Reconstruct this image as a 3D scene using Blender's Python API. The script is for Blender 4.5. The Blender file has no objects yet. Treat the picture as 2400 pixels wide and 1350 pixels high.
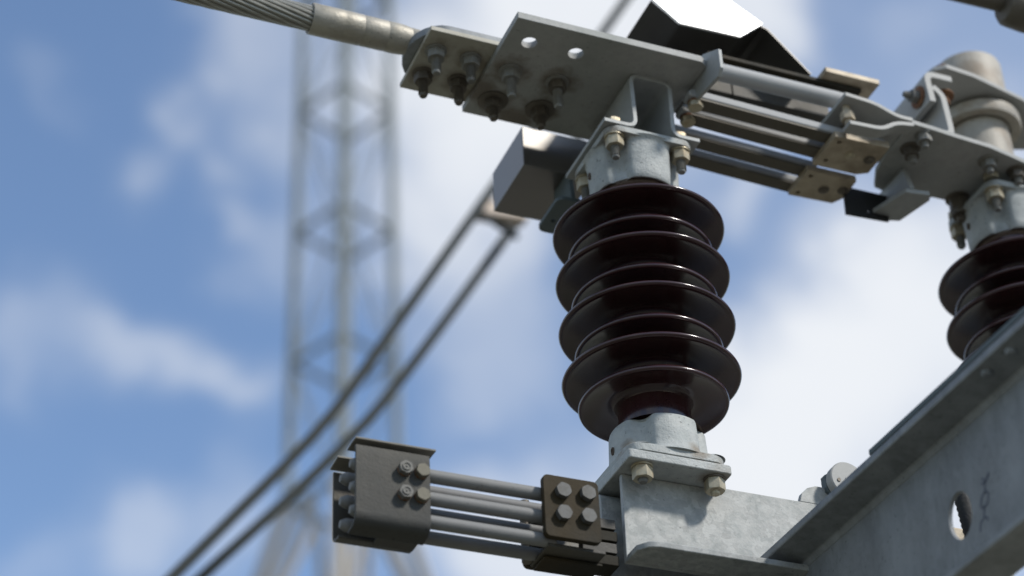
import bpy, bmesh, math, random
from mathutils import Vector, Matrix
from math import sin, cos, pi, radians, sqrt

random.seed(7)
scene = bpy.context.scene
col = scene.collection

# ------------------------------------------------------------------ camera
cam_data = bpy.data.cameras.new("camera")
cam = bpy.data.objects.new("camera", cam_data)
col.objects.link(cam)
R0 = Vector((0.92778166, -0.37113342, -0.03848601))
U0 = Vector((-0.18356686, -0.54380887, 0.81888651)) * 1.0
F0 = Vector((0.32484518, 0.75268314, 0.57266369))
m = Matrix(((R0.x, U0.x, -F0.x, -0.932288),
            (R0.y, U0.y, -F0.y, -1.782552),
            (R0.z, U0.z, -F0.z, -1.466272),
            (0, 0, 0, 1)))
cam.matrix_world = m
cam_data.sensor_width = 36.0
cam_data.lens = 75.13
cam_data.clip_start = 0.05
cam_data.clip_end = 8000
cam_data.dof.use_dof = True
cam_data.dof.focus_distance = 2.30
cam_data.dof.aperture_fstop = 3.2
cam_data.dof.aperture_blades = 0
scene.camera = cam

# ------------------------------------------------------------------ render / view
scene.render.engine = 'CYCLES'
scene.view_settings.view_transform = 'Standard'
scene.view_settings.look = 'None'
scene.view_settings.gamma = 1.0
scene.view_settings.use_curve_mapping = False
scene.view_settings.exposure = 0.35
scene.cycles.use_denoising = True
scene.cycles.max_bounces = 8

# ------------------------------------------------------------------ sun and sky
SUN_VEC = Vector((0.46, -0.56, 0.69)).normalized()      # towards the sun
sun_data = bpy.data.lights.new("sun", 'SUN')
sun_data.energy = 3.3
sun_data.angle = radians(6.0)
sun_data.color = (1.0, 0.955, 0.89)
sun = bpy.data.objects.new("sun", sun_data)
col.objects.link(sun)
sun.rotation_euler = (-SUN_VEC).to_track_quat('-Z', 'Y').to_euler()
sun.location = (3, -3, 6)

world = bpy.data.worlds.new("World")
scene.world = world
world.use_nodes = True
wt = world.node_tree
wt.nodes.clear()


def wn(kind, **kw):
    n = wt.nodes.new(kind)
    for k, v in kw.items():
        setattr(n, k, v)
    return n


def wmath(op, a, b=None, clamp=False):
    n = wn('ShaderNodeMath', operation=op, use_clamp=clamp)
    for i, v in enumerate((a, b)):
        if v is None:
            continue
        if isinstance(v, (int, float)):
            n.inputs[i].default_value = v
        else:
            wt.links.new(v, n.inputs[i])
    return n.outputs[0]


wout = wn('ShaderNodeOutputWorld')
sky = wn('ShaderNodeTexSky', sky_type='NISHITA', sun_disc=False)
sky.sun_elevation = math.asin(SUN_VEC.z)
sky.sun_rotation = math.atan2(SUN_VEC.x, SUN_VEC.y)
sky.air_density = 1.0
sky.dust_density = 0.0
sky.ozone_density = 1.9
bg_sky = wn('ShaderNodeBackground')
bg_sky.inputs['Strength'].default_value = 0.15
wt.links.new(sky.outputs[0], bg_sky.inputs['Color'])
bg_cloud = wn('ShaderNodeBackground')
bg_cloud.inputs['Color'].default_value = (0.87, 0.90, 0.945, 1)
bg_cloud.inputs['Strength'].default_value = 0.78
geo = wn('ShaderNodeTexCoord')
# wisps: bend the view direction a little before measuring clouds
nz = wn('ShaderNodeTexNoise')
nz.inputs['Scale'].default_value = 13.0
nz.inputs['Detail'].default_value = 5.0
nz.inputs['Roughness'].default_value = 0.5
wt.links.new(geo.outputs['Generated'], nz.inputs['Vector'])
off = wn('ShaderNodeVectorMath', operation='SUBTRACT')
wt.links.new(nz.outputs['Color'], off.inputs[0])
off.inputs[1].default_value = (0.5, 0.5, 0.5)
sc_ = wn('ShaderNodeVectorMath', operation='SCALE')
wt.links.new(off.outputs[0], sc_.inputs[0])
sc_.inputs['Scale'].default_value = 0.10
add_ = wn('ShaderNodeVectorMath', operation='ADD')
wt.links.new(geo.outputs['Generated'], add_.inputs[0])
wt.links.new(sc_.outputs[0], add_.inputs[1])
nrm = wn('ShaderNodeVectorMath', operation='NORMALIZE')
wt.links.new(add_.outputs[0], nrm.inputs[0])


def direction(azim, elev):
    """compass-like azimuth from +Y towards +X, elevation, in degrees"""
    a, e = radians(azim), radians(elev)
    return (sin(a) * cos(e), cos(a) * cos(e), sin(e))


CLOUDS = []          # (azimuth, elevation, radius in degrees, weight)
#CLOUD_BEGIN
CLOUDS = [(22.98, 41.28, 2.63, 1.3),
          (20.65, 38.95, 1.94, 0.9),
          (24.02, 38.85, 1.94, 0.9),
          (26.13, 42.49, 2.29, 1.2),
          (29.24, 41.59, 2.29, 1.1),
          (32.87, 41.55, 1.03, 0.7),
          (33.41, 40.47, 0.8, 0.35),
          (22.29, 36.29, 1.6, 0.5),
          (21.04, 37.23, 1.26, 0.45),
          (19.95, 41.0, 1.72, 0.6),
          (12.92, 39.25, 0.69, 0.16),
          (12.12, 40.22, 0.57, 0.14),
          (11.17, 38.02, 0.8, 0.16),
          (14.29, 38.07, 0.69, 0.15),
          (14.68, 41.69, 1.49, 0.22),
          (13.44, 42.31, 1.03, 0.15),
          (14.38, 36.48, 0.69, 0.14),
          (15.11, 35.83, 0.57, 0.12),
          (8.38, 40.04, 0.69, 0.05),
          (11.45, 33.4, 0.8, 0.25),
          (12.81, 33.13, 0.8, 0.3),
          (10.0, 33.31, 0.92, 0.14),
          (14.05, 32.5, 0.69, 0.28),
          (7.91, 33.15, 1.14, 0.16),
          (15.15, 31.74, 0.69, 0.22),
          (10.92, 27.66, 0.92, 0.22),
          (12.2, 27.27, 0.8, 0.2),
          (14.0, 28.56, 1.26, 0.22),
          (8.66, 26.98, 0.92, 0.1),
          (31.45, 32.35, 1.37, 1.2),
          (33.58, 31.54, 2.29, 1.6),
          (30.73, 30.14, 2.17, 1.6),
          (33.41, 32.81, 1.03, 0.8),
          (36.01, 33.73, 1.14, 0.7),
          (29.39, 29.92, 1.26, 0.6),
          (26.8, 27.63, 2.52, 1.2),
          (22.96, 27.61, 1.49, 0.7),
          (20.42, 28.81, 1.14, 0.35),
          (36.73, 32.71, 2.29, 1.2),
          (31.13, 28.4, 2.29, 1.3),
          (36.55, 35.01, 1.03, 0.5),
          (38.9, 36.23, 1.49, 0.5),
          (30.64, 37.13, 0.8, 0.3),
          (31.65, 38.05, 0.69, 0.15),
          (21.63, 33.79, 1.14, 0.2),
          (23.61, 34.64, 1.14, 0.3),
          (23.21, 32.59, 1.14, 0.18),
          (21.56, 31.96, 0.92, 0.2),
          (37.85, 40.51, 0.92, 0.08),
          (35.13, 38.19, 1.03, 0.08),
          (24.41, 36.21, 1.03, 0.4),
          (41.92, 32.49, 2.97, 1.0),
          (42.19, 38.11, 10.3, 0.12),
          (36.55, 27.53, 1.49, 1.0),
          (16.98, 39.85, 1.49, 0.2),
          (16.64, 35.86, 1.14, 0.15)]
#CLOUD_END
total = None
for az, el, rad, w in CLOUDS:
    d = wn('ShaderNodeVectorMath', operation='DOT_PRODUCT')
    wt.links.new(nrm.outputs[0], d.inputs[0])
    d.inputs[1].default_value = direction(az, el)
    k = 1.0 / (1 - cos(radians(rad)))
    e = wmath('EXPONENT', wmath('MULTIPLY', wmath('SUBTRACT', d.outputs['Value'], 1.0), k))
    e = wmath('MULTIPLY', e, w)
    total = e if total is None else wmath('ADD', total, e)
# broken cloud over the rest of the sky
big = wn('ShaderNodeTexNoise')
big.inputs['Scale'].default_value = 3.2
big.inputs['Detail'].default_value = 6.0
big.inputs['Roughness'].default_value = 0.55
wt.links.new(geo.outputs['Generated'], big.inputs['Vector'])
rest = wmath('MULTIPLY', wmath('SUBTRACT', big.outputs['Fac'], 0.46), 5.0, clamp=True)
# how far from the part of the sky holding the mapped clouds
dv = wn('ShaderNodeVectorMath', operation='DOT_PRODUCT')
wt.links.new(geo.outputs['Generated'], dv.inputs[0])
dv.inputs[1].default_value = direction(23.3, 35)
far = wmath('MULTIPLY', wmath('SUBTRACT', 0.955, dv.outputs['Value']), 18.0, clamp=True)
fine = wn('ShaderNodeTexNoise')
fine.inputs['Scale'].default_value = 26.0
fine.inputs['Detail'].default_value = 5.0
fine.inputs['Roughness'].default_value = 0.5
wt.links.new(geo.outputs['Generated'], fine.inputs['Vector'])
ruff = wmath('ADD', wmath('MULTIPLY', fine.outputs['Fac'], 0.7), 0.65)
near_mask = wmath('MULTIPLY', total, ruff) if total is not None else 0.0
near_mask = wmath('ADD', near_mask, 0.0)
mixm = wmath('ADD', wmath('MULTIPLY', near_mask, wmath('SUBTRACT', 1.0, far)), wmath('MULTIPLY', rest, far))
# soft shoulder so cloud cores saturate gently
mask = wmath('SUBTRACT', 1.0, wmath('EXPONENT', wmath('MULTIPLY', wmath('MAXIMUM', mixm, 0.0), -1.6)), clamp=True)
wmix = wn('ShaderNodeMixShader')
wt.links.new(mask, wmix.inputs[0])
wt.links.new(bg_sky.outputs[0], wmix.inputs[1])
wt.links.new(bg_cloud.outputs[0], wmix.inputs[2])
wt.links.new(wmix.outputs[0], wout.inputs['Surface'])


# ------------------------------------------------------------------ materials
def material(name, color, rough=0.5, metal=0.0, var=0.25, var_scale=25.0, spangle=0.0, tint=None, tint_amt=0.0,
             stains=(), stain_color=(0.10, 0.065, 0.035), bump=0.0, bump_scale=350.0, spec=0.28, coat=0.0, rough_var=0.12,
             tint_scale=9.0, speck=0.0, stretch=(1, 1, 1), stain_amt=0.75):
    mt = bpy.data.materials.new(name)
    mt.use_nodes = True
    t = mt.node_tree
    t.nodes.clear()
    L = t.links.new

    def N(kind, **kw):
        n = t.nodes.new(kind)
        for k, v in kw.items():
            setattr(n, k, v)
        return n

    def M(op, a, b=None, clamp=False):
        n = N('ShaderNodeMath', operation=op, use_clamp=clamp)
        for i, v in enumerate((a, b)):
            if v is None:
                continue
            if isinstance(v, (int, float)):
                n.inputs[i].default_value = v
            else:
                L(v, n.inputs[i])
        return n.outputs[0]

    out = N('ShaderNodeOutputMaterial')
    bs = N('ShaderNodeBsdfPrincipled')
    L(bs.outputs[0], out.inputs[0])
    g = N('ShaderNodeNewGeometry')
    pos = g.outputs['Position']
    if stretch != (1, 1, 1):
        vm = N('ShaderNodeVectorMath', operation='MULTIPLY')
        L(pos, vm.inputs[0])
        vm.inputs[1].default_value = stretch
        spos = vm.outputs[0]
    else:
        spos = pos

    def noise(scale, detail=4.0, roughness=0.55, src=None):
        n = N('ShaderNodeTexNoise')
        n.inputs['Scale'].default_value = scale
        n.inputs['Detail'].default_value = detail
        n.inputs['Roughness'].default_value = roughness
        L(src or spos, n.inputs['Vector'])
        return n.outputs['Fac']

    n1 = noise(var_scale, 5.0, 0.62)
    n2 = noise(var_scale * 4.5, 3.0, 0.6)
    v = M('ADD', M('MULTIPLY', M('SUBTRACT', n1, 0.5), 2.0 * var), 1.0)
    v = M('ADD', v, M('MULTIPLY', M('SUBTRACT', n2, 0.5), 0.9 * var))
    if spangle:
        vo = N('ShaderNodeTexVoronoi')
        vo.inputs['Scale'].default_value = 130.0
        wob = N('ShaderNodeTexNoise')
        wob.inputs['Scale'].default_value = 90.0
        L(pos, wob.inputs['Vector'])
        mx = N('ShaderNodeVectorMath', operation='SCALE')
        L(wob.outputs['Color'], mx.inputs[0])
        mx.inputs['Scale'].default_value = 0.02
        ad = N('ShaderNodeVectorMath', operation='ADD')
        L(pos, ad.inputs[0])
        L(mx.outputs[0], ad.inputs[1])
        L(ad.outputs[0], vo.inputs['Vector'])
        sep = N('ShaderNodeSeparateColor')
        L(vo.outputs['Color'], sep.inputs[0])
        v = M('ADD', v, M('MULTIPLY', M('SUBTRACT', sep.outputs[0], 0.5), spangle))
    vv = N('ShaderNodeVectorMath', operation='SCALE')
    vv.inputs[0].default_value = color
    L(v, vv.inputs['Scale'])
    cur = vv.outputs[0]

    def blend(fac, a, bcol):
        mx_ = N('ShaderNodeMix', data_type='RGBA')
        L(fac, mx_.inputs[0])
        L(a, mx_.inputs[6])
        mx_.inputs[7].default_value = (*bcol, 1)
        return mx_.outputs[2]

    if tint:
        tn = noise(tint_scale, 5.0, 0.6)
        f = M('MULTIPLY', M('MULTIPLY', M('SUBTRACT', tn, 0.45), 5.0, clamp=True), tint_amt)
        cur = blend(f, cur, tint)
    if speck:
        sn = noise(260.0, 2.0, 0.5, pos)
        f = M('MULTIPLY', M('MULTIPLY', M('SUBTRACT', sn, 0.66), 14.0, clamp=True), speck)
        cur = blend(f, cur, tuple(c * 0.35 for c in color))
    if stains:
        acc = None
        edge = noise(55.0, 4.0, 0.6, pos)
        for (x, y, z, r) in stains:
            dn = N('ShaderNodeVectorMath', operation='DISTANCE')
            L(pos, dn.inputs[0])
            dn.inputs[1].default_value = (x, y, z)
            f = M('SUBTRACT', 1.0, M('DIVIDE', dn.outputs['Value'], r))
            acc = f if acc is None else M('MAXIMUM', acc, f)
        f = M('ADD', acc, M('MULTIPLY', M('SUBTRACT', edge, 0.5), 1.5))
        f = M('MULTIPLY', M('MULTIPLY', f, 1.8, clamp=True), stain_amt)
        cur = blend(f, cur, stain_color)
    L(cur, bs.inputs['Base Color'])
    rv = M('ADD', M('MULTIPLY', M('SUBTRACT', n1, 0.5), 2 * rough_var), rough, clamp=True)
    L(rv, bs.inputs['Roughness'])
    bs.inputs['Metallic'].default_value = metal
    bs.inputs['Specular IOR Level'].default_value = spec
    if coat:
        bs.inputs['Coat Weight'].default_value = coat
        bs.inputs['Coat Roughness'].default_value = 0.03
    if bump:
        bn = N('ShaderNodeBump')
        bn.inputs['Strength'].default_value = bump
        bn.inputs['Distance'].default_value = 0.0012
        bh = M('ADD', noise(bump_scale, 3.0, 0.6, pos), M('MULTIPLY', noise(bump_scale * 0.2, 3.0, 0.5, pos), 1.5))
        L(bh, bn.inputs['Height'])
        L(bn.outputs[0], bs.inputs['Normal'])
    return mt


PLATE_BOLTS = [(-.157, -.012, .198), (-.097, -.012, .198), (-.157, .0455, .198), (-.097, .042, .198)]
LUG_BOLTS = [(-.249, -.0065, .205), (-.2055, -.0065, .205), (-.2495, .0375, .205), (-.205, .036, .205)]
st_plate = [(x, y, z, .030) for x, y, z in PLATE_BOLTS] + [(-.185, .03, .2, .03), (-.12, .07, .2, .03)]
st_lug = [(x, y, z, .024) for x, y, z in LUG_BOLTS] + [(-.19, .0, .205, .02), (-.19, .06, .205, .02)]

GALV = (0.40, 0.43, 0.44)
mats = {
    'galv_plate': material('galvanised_plate', (0.325, 0.325, 0.31), 0.66, 0.0, 0.34, 18, 0.05,
                           tint=(0.205, 0.22, 0.205), tint_amt=0.7, stains=st_plate, bump=0.25, speck=0.5, stain_amt=0.65),
    'lug_plate': material('aluminium_lug_plate', (0.36, 0.345, 0.295), 0.6, 0.05, 0.3, 22, 0.0,
                          tint=(0.30, 0.28, 0.22), tint_amt=0.6, stains=st_lug, bump=0.2, speck=0.4, stain_amt=0.55),
    'galv_cast': material('galvanised_casting', (0.34, 0.355, 0.345), 0.62, 0.05, 0.3, 42, 0.0,
                          tint=(0.235, 0.26, 0.258), tint_amt=0.55, tint_scale=38, bump=0.6, bump_scale=420, speck=0.8,
                          stains=[(-.0425, -.0425, .104, .019), (.0425, -.0425, .104, .019), (-.0425, .0425, .104, .019), (.0425, -.0425, -.340, .022), (-.0425, -.0425, -.340, .015), (-.05, -.03, -.315, .02), (.02, -.054, -.318, .014)],
                          stain_color=(0.16, 0.125, 0.085), stain_amt=0.7),
    'galv_arm': material('spangled_galvanised_steel', (0.305, 0.31, 0.298), 0.58, 0.08, 0.22, 60, 0.26,
                         tint=(0.185, 0.203, 0.197), tint_amt=0.55, tint_scale=62, bump=0.18, speck=0.6),
    'galv_beam': material('galvanised_beam_steel', (0.20, 0.21, 0.215), 0.55, 0.15, 0.38, 26, 0.12,
                          tint=(0.28, 0.295, 0.305), tint_amt=0.55, tint_scale=34, bump=0.15, speck=0.6, stretch=(1, 1, .35)),
    'galv_bracket': material('galvanised_bracket', (0.30, 0.31, 0.305), 0.58, 0.1, 0.2, 30, 0.05, bump=0.2, speck=0.4),
    'alu_bright': material('bright_aluminium', (0.315, 0.315, 0.30), 0.62, 0.05, 0.16, 26, 0.0, bump=0.12, speck=0.2),
    'alu_rod': material('aluminium_rod', (0.175, 0.175, 0.17), 0.65, 0.05, 0.2, 40, 0.0, bump=0.12, speck=0.4,
                        stretch=(.25, 1, 1)),
    'alu_bar': material('aluminium_bar', (0.30, 0.305, 0.305), 0.66, 0.05, 0.18, 40, 0.0, bump=0.1, stretch=(.2, 1, 1)),
    'alu_sleeve': material('pressed_aluminium_sleeve', (0.32, 0.30, 0.255), 0.52, 0.3, 0.3, 45, 0.0,
                           tint=(0.25, 0.225, 0.17), tint_amt=0.5, tint_scale=40, bump=0.35, speck=0.8, stretch=(.6, 1, 1)),
    'strand': material('aluminium_strand', (0.27, 0.265, 0.24), 0.42, 0.5, 0.2, 60, 0.0, bump=0.1),
    'dark_steel': material('weathered_dark_steel', (0.060, 0.057, 0.05), 0.6, 0.1, 0.3, 30, 0.0,
                           tint=(0.075, 0.065, 0.045), tint_amt=0.6, bump=0.25, speck=0.3),
    'olive_steel': material('dark_olive_steel', (0.022, 0.020, 0.014), 0.65, 0.0, 0.35, 30, 0.0,  # near-black olive base, browner in patches
                            tint=(0.040, 0.028, 0.012), tint_amt=0.7, bump=0.25, speck=0.3, spec=0.12),
    'clamp_sheet': material('grey_clamp_sheet', (0.054, 0.054, 0.050), 0.6, 0.05, 0.3, 26, 0.0,
                            tint=(0.080, 0.075, 0.062), tint_amt=0.6, bump=0.3, speck=0.7, spec=0.15),
    'bar_shade': material('shaded_bar_underside', (0.095, 0.085, 0.066), 0.6, 0.1, 0.2, 30, 0.0, tint=(0.07, 0.06, 0.04), tint_amt=0.7),  # brown tone paints in the shade under the blade bars
    'tinned_brass': material('tinned_brass', (0.38, 0.325, 0.24), 0.55, 0.15, 0.3, 40, 0.0,
                             tint=(0.20, 0.16, 0.11), tint_amt=0.7, tint_scale=28, bump=0.2, speck=0.4),
    'nut_zinc': material('yellow_zinc_nut', (0.38, 0.34, 0.25), 0.45, 0.35, 0.3, 120, 0.0,
                         tint=(0.30, 0.22, 0.12), tint_amt=0.6, tint_scale=70, bump=0.15),
    'nut_steel': material('weathered_steel_nut', (0.19, 0.19, 0.178), 0.6, 0.1, 0.3, 120, 0.0,
                          tint=(0.17, 0.15, 0.11), tint_amt=0.5, tint_scale=70, bump=0.15),
    'nut_bright': material('bright_steel_bolt', (0.14, 0.137, 0.125), 0.6, 0.1, 0.2, 120, 0.0, bump=0.1, spec=0.2),
    'alu_lip': material('grey_lip_sheet', (0.16, 0.15, 0.125), 0.6, 0.05, 0.2, 30, 0.0, bump=0.2),
    'alu_stained': material('stained_cast_aluminium', (0.33, 0.305, 0.26), 0.58, 0.05, 0.25, 22, 0.0, tint=(0.20, 0.15, 0.10), tint_amt=0.7, tint_scale=24, bump=0.3, speck=0.5),
    'nut_grey': material('grey_steel_bolt', (0.098, 0.098, 0.094), 0.6, 0.1, 0.3, 120, 0.0, tint=(0.06, 0.055, 0.045), tint_amt=0.6, tint_scale=70, bump=0.15),
    'nut_dull': material('dull_zinc_bolt', (0.14, 0.13, 0.10), 0.6, 0.1, 0.3, 120, 0.0, bump=0.15, spec=0.2),
    'rust': material('rusty_steel', (0.17, 0.088, 0.045), 0.75, 0.1, 0.4, 80, 0.0,
                     tint=(0.12, 0.05, 0.025), tint_amt=0.8, tint_scale=60, bump=0.5),
    'nut_dark': material('dark_oxidised_nut', (0.12, 0.105, 0.085), 0.55, 0.4, 0.3, 110, 0.0, bump=0.2),
    'porcelain': material('brown_glazed_porcelain', (0.030, 0.0105, 0.012), 0.19, 0.0, 0.35, 14, 0.0, rough_var=0.08, speck=0.3, tint=(0.045, 0.030, 0.026), tint_amt=0.3, tint_scale=45,
                          spec=0.55, coat=0.0, bump=0.0),
    'cement': material('stained_cement', (0.10, 0.075, 0.06), 0.85, 0.0, 0.4, 60, 0.0, bump=0.6, spec=0.2),
    'stainless': material('brushed_stainless', (0.19, 0.18, 0.165), 0.30, 0.75, 0.08, 10, 0.0, rough_var=0.04,
                          stretch=(.1, 1, 1)),
    'sunlit_sheet': material('sunlit_white_sheet', (0.88, 0.88, 0.86), 0.5, 0.4, 0.03, 20, 0.0, bump=0.0),  # white base colour paints in the sun glare on bare metal
    'hood_dark': material('shaded_dark_sheet', (0.045, 0.042, 0.038), 0.38, 0.4, 0.2, 14, 0.0, rough_var=0.06),  # dark base colour paints in the shade under the metal hood
    'black': material('black_plastic', (0.012, 0.012, 0.013), 0.5, 0.0, 0.2, 40, 0.0),
    'rubber': material('black_rubber', (0.022, 0.022, 0.02), 0.7, 0.0, 0.4, 90, 0.0, bump=1.0, bump_scale=160),
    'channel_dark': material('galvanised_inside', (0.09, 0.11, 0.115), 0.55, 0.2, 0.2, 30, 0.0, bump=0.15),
    'tower_steel': material('tower_steel', (0.25, 0.27, 0.265), 0.6, 0.2, 0.15, 2, 0.0),
    'tower_sunlit': material('sunlit_tower_steel', (0.40, 0.37, 0.33), 0.6, 0.1, 0.1, 2, 0.0),  # paler copy of the tower steel, sunlight put into its colour
    'conductor': material('dark_conductor', (0.028, 0.033, 0.032), 0.7, 0.0, 0.15, 20, 0.0),
    'spacer': material('tan_spacer', (0.45, 0.38, 0.32), 0.6, 0.1, 0.15, 20, 0.0),
    'ink': material('dark_ink', (0.105, 0.115, 0.14), 0.6, 0.0, 0.2, 60, 0.0),
    'gravel': material('grey_gravel', (0.14, 0.129, 0.11), 0.9, 0.0, 0.35, 1.4, 0.0, tint=(0.13, 0.15, 0.08),
                       tint_amt=0.6, tint_scale=0.25, spec=0.2),
}


# ------------------------------------------------------------------ mesh helpers
MAPS = {'XY': lambda u, v, w: (u, v, w), 'XZ': lambda u, v, w: (u, w, v), 'YZ': lambda u, v, w: (w, u, v)}


class MB:
    def __init__(self):
        self.bm = bmesh.new()

    def box(self, x0, x1, y0, y1, z0, z1):
        return self.prism([(x0, y0), (x1, y0), (x1, y1), (x0, y1)], z0, z1, 'XY')

    def prism(self, outline, w0, w1, plane='XY', holes=()):
        """a flat outline with thickness, cut through by holes (lists of points)"""
        bm = self.bm
        f = MAPS[plane]
        ends = []
        for w in (w0, w1):
            rings, edges = [], []
            for loop in [outline] + list(holes):
                vs = [bm.verts.new(f(u, v, w)) for u, v in loop]
                es = [bm.edges.new((vs[i], vs[(i + 1) % len(vs)])) for i in range(len(vs))]
                rings.append(vs)
                edges += es
            if holes:
                bmesh.ops.triangle_fill(bm, use_beauty=True, edges=edges)
            else:
                bm.faces.new(rings[0])
            ends.append(rings)
        for ra, rb in zip(*ends):
            n = len(ra)
            for i in range(n):
                bm.faces.new((ra[i], ra[(i + 1) % n], rb[(i + 1) % n], rb[i]))
        return self

    def loft(self, rings, cap=(True, True), closed=True):
        bm = self.bm
        vr = [[bm.verts.new(p) for p in r] for r in rings]
        for a, b in zip(vr, vr[1:]):
            n = len(a)
            for i in range(n if closed else n - 1):
                bm.faces.new((a[i], a[(i + 1) % n], b[(i + 1) % n], b[i]))
        if cap[0]:
            bm.faces.new(vr[0])
        if cap[1]:
            bm.faces.new(vr[-1])
        return self

    def lathe(self, prof, c=(0, 0, 0), axis='Z', seg=48, loop=False, cap=(False, False)):
        """prof: (radius, height) pairs turned round an axis"""
        rings = []
        for r, h in prof:
            ring = []
            for i in range(seg):
                a = 2 * pi * i / seg
                u, v = r * cos(a), r * sin(a)
                p = {'Z': (u, v, h), 'X': (h, u, v), 'Y': (u, h, v)}[axis]
                ring.append((p[0] + c[0], p[1] + c[1], p[2] + c[2]))
            rings.append(ring)
        if loop:
            rings.append(rings[0])
        bm = self.bm
        vr = [[bm.verts.new(p) for p in r] for r in (rings[:-1] if loop else rings)]
        if loop:
            vr.append(vr[0])
        for a, b in zip(vr, vr[1:]):
            for i in range(seg):
                bm.faces.new((a[i], a[(i + 1) % seg], b[(i + 1) % seg], b[i]))
        if cap[0]:
            bm.faces.new(vr[0])
        if cap[1]:
            bm.faces.new(vr[-1])
        return self

    def tube(self, pts, r, seg=10, cap=True):
        pts = [Vector(p) for p in pts]
        rings = []
        up = None
        for i, p in enumerate(pts):
            d = (pts[min(i + 1, len(pts) - 1)] - pts[max(i - 1, 0)]).normalized()
            if up is None:
                up = Vector((0, 0, 1)) if abs(d.z) < 0.9 else Vector((1, 0, 0))
            s = d.cross(up).normalized()
            up = s.cross(d).normalized()
            rr = r[i] if isinstance(r, (list, tuple)) else r
            rings.append([p + (s * cos(2 * pi * k / seg) + up * sin(2 * pi * k / seg)) * rr for k in range(seg)])
        self.loft(rings, (cap, cap))
        return self

    def hexa(self, c, d, af, h, ang=0.0, chamfer=0.07):
        """hexagonal head or nut of width af across the flats, from c along unit d"""
        d = Vector(d).normalized()
        s = d.orthogonal().normalized()
        t = d.cross(s)
        R = af / sqrt(3)

        def ring(dist, k):
            out = []
            for i in range(24):
                a = 2 * pi * i / 24
                aa = ((a + pi / 6) % (pi / 3)) - pi / 6
                # distance to the hexagon side, cut by a circle near the ends
                r = (af / 2) / cos(((a) % (pi / 3)) - pi / 6)
                r = min(r, R * k)
                out.append(Vector(c) + d * dist + s * (r * cos(a + ang)) + t * (r * sin(a + ang)))
            return out
        self.loft([ring(0, .93), ring(h * chamfer, 1.0), ring(h * (1 - chamfer), 1.0), ring(h, .93)])
        return self

    def build(self, name, mat, parent=None, bevel=0.0, smooth=38, seg=2):
        bm = self.bm
        bmesh.ops.remove_doubles(bm, verts=bm.verts, dist=1e-6)
        bmesh.ops.recalc_face_normals(bm, faces=bm.faces)
        if parent is not None:
            off_ = world_of(parent)
            for v in bm.verts:
                v.co -= off_
        me = bpy.data.meshes.new(name)
        bm.to_mesh(me)
        bm.free()
        for p in me.polygons:
            p.use_smooth = True
        me.set_sharp_from_angle(angle=radians(smooth))
        me.materials.append(mats[mat] if isinstance(mat, str) else mat)
        o = bpy.data.objects.new(name, me)
        col.objects.link(o)
        if parent is not None:
            o.parent = parent
        if bevel:
            b = o.modifiers.new('edge', 'BEVEL')
            b.width = bevel
            b.segments = seg
            b.limit_method = 'ANGLE'
            b.angle_limit = radians(40)
            b.harden_normals = True
        return o


def world_of(o):
    v = Vector((0, 0, 0))
    while o is not None:
        v += o.location
        o = o.parent
    return v


def thing(name, label, cat, loc=(0, 0, 0), group=None):
    o = bpy.data.objects.new(name, None)
    col.objects.link(o)
    o.empty_display_size = 0.05
    o.location = loc
    o['label'] = label
    o['category'] = cat
    if group:
        o['group'] = group
    return o


def tag(o, label, cat, group=None):
    o['label'] = label
    o['category'] = cat
    if group:
        o['group'] = group
    return o


def copy_tree(o, parent=None):
    c = o.copy()
    col.objects.link(c)
    c.parent = parent
    for ch in list(o.children):
        copy_tree(ch, c)
    return c


def rrect(x0, x1, y0, y1, r, n=5):
    pts = []
    for cx, cy, a0 in ((x1 - r, y1 - r, 0), (x0 + r, y1 - r, 90), (x0 + r, y0 + r, 180), (x1 - r, y0 + r, 270)):
        for i in range(n + 1):
            a = radians(a0 + 90 * i / n)
            pts.append((cx + r * cos(a), cy + r * sin(a)))
    return pts


def circ(cx, cy, r, n=20, ry=None):
    return [(cx + r * cos(2 * pi * i / n), cy + (ry or r) * sin(2 * pi * i / n)) for i in range(n)]


def strip(pts, t, rad=0.0, n=5):
    """outline of a bent flat strip of thickness t along a centre line, corners rounded by rad"""
    P = [Vector(p) for p in pts]
    line = [P[0]]
    for i in range(1, len(P) - 1):
        a, b, c = P[i - 1], P[i], P[i + 1]
        d1, d2 = (a - b).normalized(), (c - b).normalized()
        if rad > 0:
            cut = min(rad, (a - b).length * .48, (c - b).length * .48)
            p1, p2 = b + d1 * cut, b + d2 * cut
            for k in range(n + 1):
                s = k / n
                line.append(p1.lerp(b, s).lerp(b.lerp(p2, s), s))
        else:
            line.append(b)
    line.append(P[-1])
    left, right = [], []
    for i, p in enumerate(line):
        d = (line[min(i + 1, len(line) - 1)] - line[max(i - 1, 0)]).normalized()
        nrm_ = Vector((-d.y, d.x))
        left.append(tuple(p + nrm_ * t / 2))
        right.append(tuple(p - nrm_ * t / 2))
    return left + right[::-1]


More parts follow.
